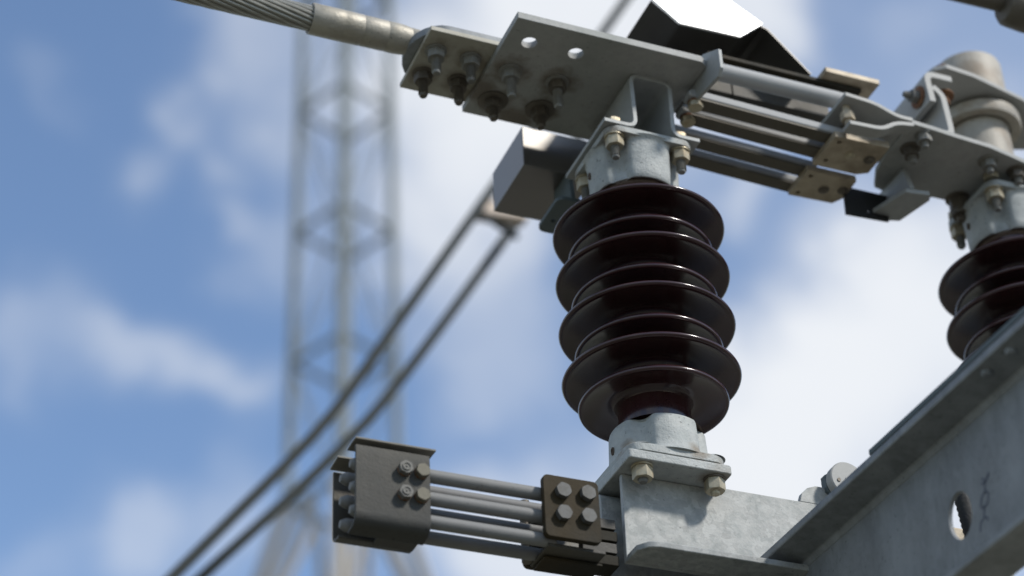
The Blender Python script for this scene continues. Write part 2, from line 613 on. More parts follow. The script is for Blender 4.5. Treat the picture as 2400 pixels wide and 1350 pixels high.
def bolt(parent, pos, d, nut='nut_steel', af=.0185, nut_h=.012, length=.034, r=.006, washer=.0125, washer_mat=None,
         shank='nut_steel', double=False, ang=None):
    """threaded end with washer and nut on a face at pos, pointing along d"""
    d = Vector(d).normalized()
    pos = Vector(pos)
    if ang is None:
        ang = random.uniform(0, pi / 3)
    mb = MB()
    s = d.orthogonal().normalized()
    t = d.cross(s)
    rings = []
    z = -.002
    k = 0
    start = .002 + nut_h
    prof = [(r * .93, -.001), (r * .93, start)]
    while start < length - .003:
        prof += [(r, start + .0006), (r * .80, start + .0012)]
        start += .0022
    prof += [(r * .8, length - .0012), (r * .66, length)]
    for rr, h in prof:
        rings.append([pos + d * h + (s * cos(2 * pi * i / 16) + t * sin(2 * pi * i / 16)) * rr for i in range(16)])
    mb.loft(rings)
    b = mb.build('bolt', shank, parent)
    if washer:
        w = MB()
        w.loft([[pos + d * h + (s * cos(2 * pi * i / 24) + t * sin(2 * pi * i / 24)) * rr for i in range(24)]
                for rr, h in ((washer, .0001), (washer, .0018), (washer * .96, .0022))])
        w.build('washer', washer_mat or nut, b)
    n = MB()
    n.hexa(pos + d * .0023, d, af, nut_h, ang)
    if double:
        n.hexa(pos + d * (.0023 + nut_h + .0003), d, af * .97, nut_h * .6, ang + .4)
    n.build('nut', nut, b)
    return b


def hex_head(parent, pos, d, mat='nut_steel', af=.0185, h=.008, washer=.0, washer_mat=None, ang=None, recess=False, name='bolt'):
    d = Vector(d).normalized()
    pos = Vector(pos)
    mb = MB()
    mb.hexa(pos, d, af, h, random.uniform(0, 1) if ang is None else ang, .09)
    if recess:
        s = d.orthogonal().normalized()
        t = d.cross(s)
        mb.loft([[pos + d * hh + (s * cos(2 * pi * i / 16) + t * sin(2 * pi * i / 16)) * rr for i in range(16)]
                 for rr, hh in ((af * .34, h), (af * .34, h + .0012), (af * .27, h + .0012), (af * .25, h + .0003), (af * .1, h + .0003), (af * .06, h + .0011))])
    b = mb.build(name, mat, parent)
    if washer:
        w = MB()
        s = d.orthogonal().normalized()
        t = d.cross(s)
        w.loft([[pos + d * hh + (s * cos(2 * pi * i / 24) + t * sin(2 * pi * i / 24)) * washer for i in range(24)]
                for hh in (-.0001, .0018)])
        w.build('washer', washer_mat or mat, b)
    return b


# ================================================================== ground
GZ = -3.2
gm = MB()
rings = []
for rad in (0.01, 5, 25, 100, 600, 4000):
    rings.append([(rad * cos(2 * pi * i / 32), rad * sin(2 * pi * i / 32), GZ) for i in range(32)])
gm.loft(rings, (True, False))
ground = gm.build('ground', 'gravel')
ground['kind'] = 'structure'


# ================================================================== post insulators
def cap_outline(rb, bolts_d, rho, n=96, off=0.0):
    out = []
    for i in range(n):
        a = 2 * pi * i / n
        delta = ((a - pi / 4 + pi / 4) % (pi / 2)) - pi / 4
        r = rb
        sdl = bolts_d * sin(delta)
        if abs(sdl) < rho:
            r = min(r, bolts_d * cos(delta) - sqrt(rho * rho - sdl * sdl))
        r += off
        out.append((r * cos(a), r * sin(a)))
    return out


def smooth_outline(o, k=1):
    n = len(o)
    for _ in range(k):
        o = [((o[i - 1][0] + 2 * o[i][0] + o[(i + 1) % n][0]) / 4, (o[i - 1][1] + 2 * o[i][1] + o[(i + 1) % n][1]) / 4) for i in range(n)]
    return o


def ring_of(outline, z, k=1.0):
    return [(x * k, y * k, z) for x, y in outline]


Z_SEAT = -.328
ins = thing('post_insulator', 'large dark brown ribbed porcelain insulator standing whole in the centre', 'insulator', (0, 0, Z_SEAT),
            'brown post insulators')
core = MB()
core.lathe([(.0395, -.285), (.0395, -.262), (.041, -.255), (.0395, -.250), (.0405, -.243), (.0405, .040), (.0415, .046),
            (.0405, .06), (.0405, .07)], seg=64, cap=(True, True))
core.build('porcelain_core', 'porcelain', ins)


def shed(zc, R):
    k = (R - .040) / .060
    base = [(.0402, .0245), (.043, .0195), (.048, .0160), (.057, .0130), (.070, .0098), (.084, .0066), (.093, .0045), (.0972, .0031),
            (.0993, .0014), (.1000, -.0004), (.0993, -.0021), (.0976, -.0031), (.0955, -.0032), (.0925, -.0022), (.084, .0000),
            (.070, .0024), (.057, .0038), (.049, .0038), (.0445, .0022), (.042, -.001), (.0402, -.006)]
    mb = MB()
    mb.lathe([(.040 + (r - .040) * k, zc + z) for r, z in base], seg=128)
    return mb.build('shed', 'porcelain', ins, smooth=75)


for i in range(4):
    shed(-.06715 * i, .100)
    shed(-.06715 * i - .0320, .0835)

ol = smooth_outline(cap_outline(.0525, .0594, .0155), 1)
cap = MB()
# open cup underneath, outer wall with slight draft, rolled lower lip
inner = circ(0, 0, .0455, 96)
cap.loft([ring_of(inner, .062), ring_of(inner, .0525, 1.01), ring_of(inner, .0495, 1.05), ring_of(ol, .0490, .955), ring_of(ol, .0515, .985),
          ring_of(ol, .060, 1.0), ring_of(ol, .098, 1.03), ring_of(ol, .1035, 1.06), ring_of(ol, .107, 1.13)], (True, True))
cap.prism(rrect(-.0555, .0575, -.0555, .0555, .017, 6), .1045, .1128, 'XY')
o = cap.build('cap_casting', 'galv_cast', ins, bevel=.0012, smooth=50)
ce = MB()
ce.lathe([(.0400, .0535), (.0452, .0545), (.0455, .058)], seg=48)
ce.lathe([(.0402, .044), (.044, .047), (.0452, .0545)], seg=48)
ce.build('cement_ring', 'cement', ins)

low = MB()
ol2 = smooth_outline(cap_outline(.0535, .0594, .0150), 1)
low.loft([ring_of(circ(0, 0, .046, 96), -.276), ring_of(ol2, -.2715, .93), ring_of(ol2, -.2725, .965), ring_of(ol2, -.276, .985), ring_of(ol2, -.300, 1.005),
          ring_of(ol2, -.3115, 1.02), ring_of(ol2, -.3165, 1.07), ring_of(ol2, -.3195, 1.12)], (True, True))
low.prism(rrect(-.0600, .0550, -.0560, .0560, .017, 6), -.3275, -.3180, 'XY')
for sx in (-1, 1):
    for sy in (-1, 1):
        low.lathe([(.0001, -.316), (.012, -.3160), (.0145, -.3180)], (sx * .042, sy * .042, 0), seg=24)
low.build('base_casting', 'galv_cast', ins, bevel=.0012, smooth=50)
c2 = MB()
c2.lathe([(.0395, -.2655), (.043, -.268), (.0505, -.2722)], seg=48)
c2.build('cement_ring', 'cement', ins)
for cz_, ang_ in ((.080, radians(172)), (-.300, radians(180))):
    pg = MB()
    rr_ = .0528
    c_ = Vector((rr_ * cos(ang_), rr_ * sin(ang_), cz_))
    n_ = Vector((cos(ang_), sin(ang_), 0))
    s_ = n_.cross(Vector((0, 0, 1)))
    pg.loft([[c_ + n_ * h_ + s_ * (q_ * .6 * cos(2 * pi * i / 16)) + Vector((0, 0, 1)) * (q_ * sin(2 * pi * i / 16)) for i in range(16)]
             for q_, h_ in ((.0052, -.004), (.0050, .0022), (.0040, .0026), (.0030, .0010))])
    pg.build('drain_plug', 'cement', ins)
# bolts under the upper flange, their hex heads on top
for sx, sy in ((-1, -1), (1, -1), (-1, 1), (1, 1)):
    x, y = sx * .0425, sy * .0425
    b = bolt(ins, (x, y, .1043), (0, 0, -1), 'nut_zinc', af=.0190, nut_h=.0125, length=.0315, washer=.0118, ang=.35)
for sx, sy in ((-1, -1), (1, -1), (-1, 1)):
    x, y = sx * .0425, sy * .0425
    hex_head(ins, (x, y, .1205), (0, 0, 1), 'nut_zinc', af=.0185, h=.0075, ang=.2)

# second insulator further along, 54 mm higher
ins2 = copy_tree(ins)
ins2.location = (.530, 0, Z_SEAT + .054)
ins2['label'] = 'dark brown ribbed insulator cut by the right frame edge, behind the slanting beam'

# ================================================================== support arm under the middle insulator
arm = thing('support_arm', 'mottled galvanised channel arm carrying the middle brown insulator', 'support arm', (0, 0, -.44))
seat = MB()
seat.prism(rrect(-.0640, .0570, -.0575, .0570, .004, 3), -.3402, -.3290, 'XY',
           )
seat.build('seat_plate', 'galv_cast', arm, bevel=.0018)
ch = MB()
# front channel: web at y = -.023, lower flange towards the viewer with a cut corner
ch.prism([(-.0575, -.3405), (.0590, -.3405), (.0600, -.3370), (.42, -.3370), (.42, -.4445), (-.0590, -.4445)], -.0230, -.0165, 'XZ')
ch.build('web', 'galv_arm', arm, bevel=.0010)
fl = MB()
fl.prism([(-.0590, -.0232), (-.0590, -.0470), (-.0500, -.0590), (-.0400, -.0620), (.42, -.0620), (.42, -.0232)], -.4450, -.4375, 'XY')
fl.build('flange', 'galv_arm', arm, bevel=.0015)
rc = MB()
rc.prism(strip([(.075, -.3440), (.0180, -.3440), (.0180, -.62), ], .006, .012), -.0655, .42, 'YZ')
rc.build('channel', 'galv_arm', arm, bevel=.001)
for x, y, mt in ((-.0425, -.0425, 'nut_zinc'), (.0420, -.0425, 'nut_zinc'), (-.0425, .0425, 'nut_zinc')):
    bolt(arm, (x, y, -.3402), (0, 0, -1), mt, af=.0195, nut_h=.0130, length=.0195, washer=.0118,
         shank='nut_bright' if x < 0 else 'nut_zinc', washer_mat='nut_dark' if x > 0 else None, ang=.3)

# ================================================================== terminal pad plate and its pedestal
tp = thing('terminal_plate', 'thick grey steel plate with two open holes above the middle insulator', 'plate', (0, 0, .198))
pl = MB()
hol = [circ(-.1545, -.0655, .0092, 24), circ(-.0955, -.0660, .0092, 24)]
pl.prism([(-.1835, -.1020), (.052, -.1020), (.0610, -.0960), (.0610, .0780), (-.1845, .0780)], .1980, .2080, 'XY', hol)
pl.build('plate', 'galv_plate', tp, bevel=.0010)
for (x, y, z), far_ in zip(PLATE_BOLTS, (0, 0, 1, 1)):
    bolt(tp, (x, y, z), (0, 0, -1), 'nut_steel' if (x < -.12 and not far_) else 'nut_dark', af=.0190, nut_h=.012, length=.040 if not far_ else .030,
         washer=.0145 if not far_ else .0185, washer_mat='nut_steel' if not far_ else 'nut_dark', shank='nut_steel' if not far_ else 'nut_dark')
ped = MB()
# hat shaped pedestal seen end on
ped.prism(strip([(-.0600, .1168), (-.0190, .1168), (-.0205, .1960), (.0310, .1960), (.0295, .1168), (.0640, .1168)], .0055, .012), -.0560, .0600, 'XZ')
ped.build('pedestal', 'galv_bracket', tp, bevel=.0008)
gs = MB()
gs.prism([(-.1270, .2010), (-.1270, .1725), (-.1180, .1650), (-.0600, .1750), (-.0500, .1900), (-.0500, .2230), (-.0900, .2230)], .0612, .0662, 'YZ')
gs.build('gusset', 'galv_bracket', tp, bevel=.0010)
tb = MB()
tb.prism([(.090, .1535), (.085, .104), (.136, .104), (.136, .1535)], -.0420, -.0360, 'YZ')
tb.build('hanger_web', 'channel_dark', tp, bevel=.0010)
tf = MB()
tf.prism(rrect(-.062, -.018, .080, .150, .010), .0985, .1038, 'XY', [circ(-.050, .125, .003, 12)])
tf.build('hanger_foot', 'channel_dark', tp, bevel=.0010)

# ================================================================== incoming conductor
cy, cz = .015, .2325
lug = thing('line_conductor', 'stranded aluminium cable with pressed sleeve bolted to the steel plate', 'cable', (-.27, cy, cz))
sl = MB()
sl.lathe([(.0155, -.3965), (.0180, -.3975), (.0190, -.3962), (.0190, -.3600), (.0187, -.3590), (.0190, -.3560), (.0188, -.3350), (.0181, -.3340), (.0186, -.3325),
          (.0184, -.3050), (.0178, -.3040), (.0185, -.3025), (.0186, -.2920), (.0178, -.2820), (.0165, -.2740)], (0, cy, cz), 'X', 40)
# flattened neck running into the tongue
nk = []
for x, a, b, dz in ((-.2745, .0168, .0168, 0), (-.268, .0195, .0150, -.001), (-.260, .024, .0115, -.004), (-.250, .029, .0075, -.0075)):
    nk.append([(x, cy + a * cos(t_ * 2 * pi / 32), cz + dz + b * sin(t_ * 2 * pi / 32)) for t_ in range(32)])
sl.loft(nk)
sl.build('sleeve', 'alu_sleeve', lug, smooth=45)
tg = MB()
out_ = [(-.17, -.034), (-.17, .066)]
for i in range(13):
    a = radians(90 + 180 * i / 12)
    out_.append((-.240 + .0400 * cos(a), .016 + .050 * sin(a)))
tg.prism(out_, .2152, .2265, 'XY')
tg.build('tongue', 'galv_beam', lug, bevel=.0015)
lp = MB()
lp.prism([(-.2670, -.0390), (-.1100, -.0390), (-.1100, .0710), (-.2670, .0710)], .2082, .2150, 'XY')
lp.build('lug_plate', 'lug_plate', lug, bevel=.0010)
for (x, y, z), m_ in zip(LUG_BOLTS, ('nut_steel', 'nut_steel', 'nut_dark', 'nut_dark')):
    bolt(lug, (x, y, .2081), (0, 0, -1), m_, af=.0190, nut_h=.0115, length=.036, washer=.0130, shank='nut_bright' if (m_ == 'nut_steel' and x > -.22) else m_)
NS = 16
for k in range(NS):
    pts = []
    for i in range(70):
        x = -.394 - i * .024
        s_ = (x + .394) / -1.6
        a = 2 * pi * k / NS + (x + .394) * 2 * pi / .46
        pts.append((x, cy + .0130 * cos(a), cz + .0130 * sin(a) - .02 * s_ * s_ + .0))
    MB().tube(pts, .00270, 8).build('strand', 'strand', lug)
MB().tube([(-.39 - i * .1, cy, cz - .02 * ((i * .1) / 1.6) ** 2) for i in range(17)], .0112, 16).build('cable_core', 'nut_dark', lug)

# ================================================================== counterweight box behind the cap
bx = thing('steel_box', 'plain rectangular stainless steel box behind the middle insulator cap', 'box', (-.05, .14, .147))
b1 = MB()
b1.box(-.0975, -.0050, .0975, .1980, .1540, .2140)
b1.build('box_body', 'stainless', bx, bevel=.0010)

# ================================================================== switch blade: tube, flat bars and contact blocks
bl = thing('switch_blade', 'long blade of parallel aluminium bars between the two insulator heads', 'switch blade', (.16, -.02, .18))
MB().tube([(.0700, -.0600, .2300), (.2700, -.0600, .2300)], .0112, 28).build('round_tube', 'alu_bar', bl)
BARY = [-.0640, -.0350, .0030, .0370]
for i, y in enumerate(BARY):
    x0 = .052 + i * .004
    x1 = (.322, .262, .262, .262)[i]
    bar = MB()
    bar.prism([(x0, .1845), (x0 + .002, .1885), (x0 + .006, .1900), (x1, .1810), (x1, .1690), (x0 + .004, .1780), (x0, .1800)], y, y + .0195, 'XZ')
    bar.build('flat_bar', 'alu_bar', bl, bevel=.0028, seg=3)
    br = MB()
    br.prism([(x0 + .012, .1772), (x1, .1688), (x1, .1662), (x0 + .012, .1748)], y + .0004, y + .0191, 'XZ')
    br.build('bar_shade_strip', 'bar_shade', bl)  # thin strip added to carry the painted underside shade
    hex_head(bl, (x0 + .012, y + .0098, .1765), (0, 0, -1), 'nut_zinc', af=.0165, h=.0085, ang=.25, washer=.0095, washer_mat='rust')
sq = MB()
sq.box(.080, .1380, -.0200, -.0040, .2370, .2550)
sq.build('square_bar', 'dark_steel', bl, bevel=.001)
sq = MB()
sq.box(.1392, .276, -.0200, -.0040, .2370, .2550)
sq.build('square_bar', 'dark_steel', bl, bevel=.001)
sq = MB()
sq.box(.068, .276, .002, .018, .2370, .2590)
sq.build('square_bar', 'hood_dark', bl, bevel=.001)
tb_ = MB()
tb_.box(.085, .300, -.0620, -.0500, .2530, .2590)
tb_.build('contact_bar', 'olive_steel', bl, bevel=.001)
hb = MB()
hb.box(.2430, .3200, -.0750, -.0420, .2600, .2680)
hb.build('contact_block', 'tinned_brass', bl, bevel=.001)
BH = [[(.2544, -.0622), (.2556, -.0254)], [(.2532, .0089), (.2537, .0437)]]
k1 = MB()
k1.prism([(.2440, -.0715), (.3190, -.0735), (.3190, -.0200), (.3050, -.0125), (.2440, -.0125)], .1590, .1682, 'XY', [circ(x, y, .0030, 12) for x, y in BH[0]])
blk1 = k1.build('contact_block', 'tinned_brass', bl, bevel=.0008)
k2 = MB()
k2.prism([(.2440, -.0010), (.3130, -.0010), (.3150, .0350), (.3060, .0500), (.2440, .0520)], .1590, .1682, 'XY', [circ(x, y, .0030, 12) for x, y in BH[1]])
blk2 = k2.build('contact_block', 'tinned_brass', bl, bevel=.0008)
for pos, mt in (((.2785, -.0447, .1592), 'nut_zinc'), ((.3062, -.0446, .1592), 'nut_dark'), ((.2816, .0276, .1592), 'nut_dark'), ((.3056, .0213, .1592), 'nut_dark')):
    s1 = MB()
    s1.lathe([(.0072, .0), (.0072, -.0010), (.0052, -.0012), (.0046, -.0035), (.0035, -.0042)], pos, 'Z', 20, cap=(True, True))
    s1.build('screw', mt, bl)
tab = MB()
tab.prism([(.3080, .1260), (.3700, .1290), (.3720, .1700), (.3100, .1700)], .0250, .0280, 'XZ', [circ(.3420, .1380, .0020, 10)])
tab.build('black_tab', 'black', bl)

# ================================================================== hinge head above the right insulator
hd = thing('hinge_head', 'grey hinge casting with drum and bent clips on top of the right insulator', 'switch head', (.56, .02, .19))
bp = MB()
bp.prism([(.3400, -.0985), (.3740, -.0960), (.4040, -.0930), (.4590, -.0890), (.5170, -.0770), (.60, -.0500), (.64, .02), (.60, .060), (.4750, .0240), (.4420, .0240),
          (.4200, .0420), (.3600, .0300), (.3450, .0000), (.3400, -.0300)], .1836, .1908, 'XY')
bp.build('head_plate', 'galv_plate', hd, bevel=.0010)
uj = MB()
uj.prism(strip([(.2490, .2065), (.2900, .2030), (.3200, .1905), (.3420, .1905)], .0062, .012), -.0990, -.0130, 'XZ')
uj.build('jaw', 'alu_bright', hd, bevel=.0010)
lj = MB()
lj.prism(strip([(.2490, .1620), (.2960, .1640), (.3160, .1790), (.3420, .1830)], .0062, .012), -.0990, -.0800, 'XZ')
lj.build('jaw', 'alu_bright', hd, bevel=.0010)
jb = MB()
jb.tube([(.2600, -.0800, .206), (.2600, -.0800, .165)], .0050, 12)
jb.hexa((.2600, -.0800, .193), (0, 0, -1), .0155, .012, .3)
jb.build('jaw_bolt', 'tinned_brass', hd)
hn = MB()
hn.hexa((.2790, -.0450, .2025), (0, 0, -1), .015, .010, .2)
hn.build('jaw_nut', 'nut_dark', hd)
c1 = MB()
c1.prism(strip([(.4280, .2950), (.3895, .2950), (.3925, .2490)], .0095, .013), -.0800, .0100, 'XZ')
cl1 = c1.build('bent_clip', 'alu_bright', hd, bevel=.0010)
c3 = MB()
c3.prism(strip([(.3960, .2750), (.4090, .2640), (.4120, .2020), (.3950, .1965), (.3500, .1965)], .0092, .014), -.0800, .0000, 'XZ')
c3.build('bent_clip', 'alu_bright', hd, bevel=.0010)
bolt(hd, (.3860, -.060, .2690), (-1, 0, 0), 'nut_bright', af=.0160, nut_h=.0090, length=.022, r=.0050, washer=.0150, washer_mat='rust', shank='nut_bright')
hx = (.541, .030)
dr = MB()
dr.lathe([(.040, .20), (.040, .318), (.036, .322)], (hx[0], hx[1], 0), seg=56)
dr.build('shaft', 'alu_stained', hd, smooth=40)
dr = MB()
dr.lathe([(.036, .322), (.043, .322), (.0435, .318), (.0560, .318), (.0575, .322), (.0575, .334), (.050, .340), (.049, .3415)], (hx[0], hx[1], 0), seg=56)
dr.build('collar', 'alu_stained', hd, smooth=40)
ap = MB()
ap.prism([(.4300, -.0290), (.4330, -.0420), (.4460, -.0520), (.4900, -.0480), (.5800, -.0280), (.640, .010), (.645, .06), (.55, .09), (.50, .06), (.4420, -.0150)], .3420, .3490, 'XY')
ap.build('crank_plate', 'alu_bright', hd, bevel=.0010)
dr = MB()
dr.lathe([(.046, .350), (.046, .4250), (.0445, .4290), (.040, .4310), (.0001, .4310)], (hx[0] + .002, hx[1], 0), seg=56)
dr.build('drum', 'alu_stained', hd, smooth=40)
hex_head(hd, (.4520, -.0330, .3492), (0, 0, 1), 'rust', af=.0190, h=.009, washer=.012, washer_mat='rust')
bolt(hd, (.4300, -.050, .2910), (0, 0, -1), 'rust', af=.0170, nut_h=.011, length=.018, r=.0055, washer=.0160, washer_mat='rust', shank='rust')
hex_head(hd, (.3450, -.0800, .1945), (0, 0, 1), 'rust', af=.0140, h=.007)
# bolts beneath the head plate
bolt(hd, (.3640, -.0840, .1836), (0, 0, -1), 'nut_steel', af=.0170, nut_h=.010, length=.020, r=.005, washer=.011)
bolt(hd, (.3620, -.0560, .1836), (0, 0, -1), 'nut_dark', af=.0180, nut_h=.012, length=.024, r=.006, washer=.013)
bolt(hd, (.4690, -.0660, .1836), (0, 0, -1), 'nut_steel', af=.0170, nut_h=.010, length=.019, r=.006, washer=.013)
bolt(hd, (.5150, -.0600, .1836), (0, 0, -1), 'nut_dark', af=.0170, nut_h=.010, length=.020, r=.006, washer=.013)
bolt(hd, (.4740, .0150, .1836), (0, 0, -1), 'nut_dark', af=.0220, nut_h=.016, length=.036, r=.0075, washer=.016, shank='nut_dark', double=True)
tw = MB()
tw.prism([(-.0180, .1834), (-.0280, .1440), (.0360, .1440), (.0420, .1834)], .3720, .3790, 'YZ')
tw.build('stop_web', 'galv_bracket', hd, bevel=.001)
tf = MB()
tf.prism([(.3480, .0260), (.3660, -.0260), (.3980, -.0300), (.4040, -.0200), (.3900, .0300), (.3560, .0400)], .1372, .1438, 'XY')
tf.build('stop_foot', 'galv_bracket', hd, bevel=.0012)

# ================================================================== folded rain hood
ho = thing('folded_hood', 'folded sheet metal hood with blazing white front panel at the top edge', 'hood', (.12, 0, .27))
prof = [(.0147, .3211), (.0498, .2923), (.1333, .2947), (.1680, .3262), (.1762, .3225), (.2305, .2640)]
sh = MB()
sh.prism(strip(prof[:3] + [prof[3]], .0018, .003), -.0600, .0700, 'XZ')
sh.build('hood_tray', 'hood_dark', ho)
sh = MB()
sh.prism(strip([(.1684, .3250), (.1762, .3225), (.2305, .2640)], .0018, .002), -.0600, .0700, 'XZ')
sh.build('flap', 'hood_dark', ho)
wp = MB()
wp.prism([(.0140, .3218), (.0498, .2915), (.1333, .2938), (.1690, .3262), (.1209, .3551), (.0600, .3700), (.0160, .3560)], -.0640, -.0612, 'XZ')
wp.build('panel', 'sunlit_sheet', ho, bevel=.0006)
hbk = MB()
hbk.box(.085, .100, .020, .045, .2450, .2920)
hbk.build('hood_bracket', 'hood_dark', ho)

# ================================================================== auxiliary contact arm, lower left
ax = thing('contact_arm', 'cluster of six parallel rods held by grey clamps at lower left', 'contact arm', (-.20, -.03, -.42))
RZ = [-.3970, -.4230, -.4490]
for yy in (-.0470, -.0160):
    for z in RZ:
        xl = -.3660
        mb = MB()
        mb.lathe([(.0001, xl), (.0040, xl + .0005), (.0068, xl + .0060), (.0070, xl + .0080), (.0070, -.1500)], (0, yy, z), 'X', 24, cap=(False, True))
        mb.build('rod', 'alu_rod', ax, smooth=30)
fc = MB()
fc.prism(strip([(-.0330, -.3735), (-.0460, -.3728), (-.0600, -.3742)], .0024, .004), -.3640, -.2795, 'YZ')
fc.build('lip', 'alu_lip', ax, bevel=.0006)
fc = MB()
fc.prism(strip([(-.0550, -.3800), (-.0562, -.3880), (-.0562, -.4650), (-.0330, -.4670)], .0032, .020, 8), -.3630, -.2855, 'YZ')
fc.build('clamp_plate', 'clamp_sheet', ax, bevel=.0006)
rcp = MB()
rcp.prism(strip([(-.0180, -.3735), (.0070, -.3745)], .0024), -.3690, -.3000, 'YZ')
rcp.build('lip', 'alu_lip', ax, bevel=.0006)
rcp = MB()
rcp.prism(strip([(.0055, -.3790), (.0055, -.4590), (-.0140, -.4610)], .0032, .012, 6), -.3660, -.2870, 'YZ')
rcp.build('clamp_plate', 'dark_steel', ax, bevel=.0006)
rcp = MB()
rcp.box(-.3300, -.2880, -.0300, -.0100, -.4640, -.4600)
rcp.build('lip', 'dark_steel', ax, bevel=.0006)
for x, z, mt, rc_ in ((-.3129, -.4015, 'nut_bright', True), (-.2952, -.4017, 'nut_dull', False), (-.3131, -.4290, 'nut_bright', True), (-.2954, -.4290, 'nut_dull', False)):
    hex_head(ax, (x, -.0578, z), (0, -1, 0), mt, af=.0130, h=.0080, washer=.0072, washer_mat='rust', recess=rc_)
cp = MB()
cp.prism(rrect(-.1665, -.1050, -.4530, -.3820, .006), -.0640, -.0565, 'XZ')
cp.build('cheek_plate', 'olive_steel', ax, bevel=.0010)
for x, z in ((-.1462, -.4005), (-.1190, -.3990), (-.1467, -.4262), (-.1200, -.4256)):
    hex_head(ax, (x, -.0640, z), (0, -1, 0), 'nut_grey', af=.0150, h=.0065)
cp = MB()
cp.prism(rrect(-.1640, -.1000, -.4560, -.3820, .006), -.0020, .0050, 'XZ')
cp.build('cheek_plate', 'olive_steel', ax, bevel=.0010)
for i, z in enumerate((-.4100, -.4360)):
    for y in (-.0470, -.0160):
        cp = MB()
        cp.box(-.1600, -.1120, y - .007, y + .007, z - .0035, z + .0035)
        cp.build('spacer_block', 'nut_steel', ax, bevel=.0008)
cp = MB()
cp.box(-.1590, -.0960, -.0520, -.0040, -.4575, -.4535)
cp.build('shim', 'dark_steel', ax, bevel=.0008)
cp = MB()
cp.box(-.1560, -.0920, -.0340, -.0040, -.4615, -.4580)
cp.build('shim', 'olive_steel', ax, bevel=.0010)
for i, z in enumerate((-.3990, -.4130, -.4270, -.4410)):
    cp = MB()
    cp.box(-.1040, -.0650 + .0015 * (i % 2), -.0150, .0120, z - .0060, z + .0055)
    cp.build('laminated_strip', ('dark_steel', 'olive_steel')[i % 2], ax, bevel=.0008)
cp = MB()
cp.tube([(-.1640, -.008, -.385), (-.1640, -.008, -.455)], .0055, 10)
cp.build('clamp_pin', 'nut_dark', ax)

# ================================================================== the big slanting beam in front
BA = -radians(1.65)


def beam_pt(u, y):
    return (.0925 + u - y * math.tan(-BA), y)


beam = thing('channel_beam', 'long dark galvanised channel beam slanting across the lower right corner', 'beam', (.1, -.6, -.59))


def beam_prism(poly_uz, y0, y1):
    mb = MB()
    r0 = [(beam_pt(u, y0)[0], y0, z) for u, z in poly_uz]
    r1 = [(beam_pt(u, y1)[0], y1, z) for u, z in poly_uz]
    mb.loft([r0, r1])
    return mb


Y0, Y1 = -3.0, 2.2
beam_prism([(0, -.4195), (0, -.4275), (.0340, -.4330), (.0374, -.4400), (.0446, -.4400), (.0446, -.4180), (.001, -.4180)], Y0, Y1).build('flange', 'galv_beam', beam, bevel=.0022)
wb = MB()
# web with an oval hole, in its own plane
cxh, czh = -.3250, -.5165
outl = [(Y0, -.4390), (Y1, -.4390), (Y1, -.5900), (Y0, -.5900)]
hole = circ(cxh, czh, .0185, 28, .0235)
hole2 = [circ(cxh - .45, czh, .0185, 28, .0235), circ(cxh + .9, czh, .0185, 28, .0235)]
wb.prism(outl, .0376, .0426, 'YZ', [hole] + hole2)
for v in wb.bm.verts:
    v.co.x += .0925 - v.co.y * math.tan(-BA)
wb.build('web', 'galv_beam', beam, bevel=.0010)
beam_prism([(0, -.5905), (0, -.5975), (.0445, -.6040), (.0445, -.5905), (.037, -.5880)], Y0, Y1).build('flange', 'galv_beam', beam, bevel=.0022)
beam_prism([(.0005, -.4178), (.0005, -.4110), (.0600, -.4110), (.0600, -.4178)], -2.4, -.2500).build('packing_plate', 'channel_dark', beam, bevel=.0016)
for y in (-.4720, -.4340, -.95):
    s1 = MB()
    bx_, by_ = beam_pt(.012, y)
    s1.lathe([(.0058, -.4285), (.0055, -.4320), (.0040, -.4335), (.0001, -.4338)], (bx_, by_, 0), 'Z', 20)
    s1.build('rivet', 'galv_beam', beam)
# hand-drawn chain mark on the web beside the hole
mk = MB()


def stroke(y0, z0, y1, z1, w=.0011):
    d = Vector((y1 - y0, z1 - z0))
    n = Vector((-d.y, d.x)).normalized() * w
    pts = [(y0 + n.x, z0 + n.y), (y1 + n.x, z1 + n.y), (y1 - n.x, z1 - n.y), (y0 - n.x, z0 - n.y)]
    f = [mk.bm.verts.new((.0925 + .0372 - y * math.tan(-BA), y, z)) for y, z in pts]
    g = [mk.bm.verts.new((.0925 + .03745 - y * math.tan(-BA), y, z)) for y, z in pts]
    mk.bm.faces.new(f)
    mk.bm.faces.new(g)
    for i in range(4):
        mk.bm.faces.new((f[i], f[(i + 1) % 4], g[(i + 1) % 4], g[i]))


def mark_pt(s, t):
    """s across the chain, t down it"""
    return (-.3720 + .0155 * t - s, -.5000 - .0460 * t)


def mstroke(s0, t0, s1, t1):
    a, b = mark_pt(s0, t0), mark_pt(s1, t1)
    stroke(a[0], a[1], b[0], b[1])


mstroke(-.006, -.02, 0, .10); mstroke(.006, -.02, 0, .10); mstroke(-.006, .1, 0, .12); mstroke(.006, .02, 0, .14)
mstroke(0, .10, 0, .34)
for (a, b, c, d) in ((-.003, .32, -.006, .40), (-.006, .40, -.006, .52), (-.006, .52, -.003, .6), (-.003, .6, .003, .6), (.003, .6, .006, .52),
                     (.006, .52, .006, .4), (.006, .4, .003, .32), (.003, .32, -.003, .32)):
    mstroke(a, b, c, d)
mstroke(0, .56, 0, .82)
mstroke(0, .80, -.006, .86); mstroke(0, .80, .006, .86); mstroke(-.006, .86, -.006, 1.02); mstroke(.006, .86, .006, .92)
mk.build('chain_mark', 'ink', beam)

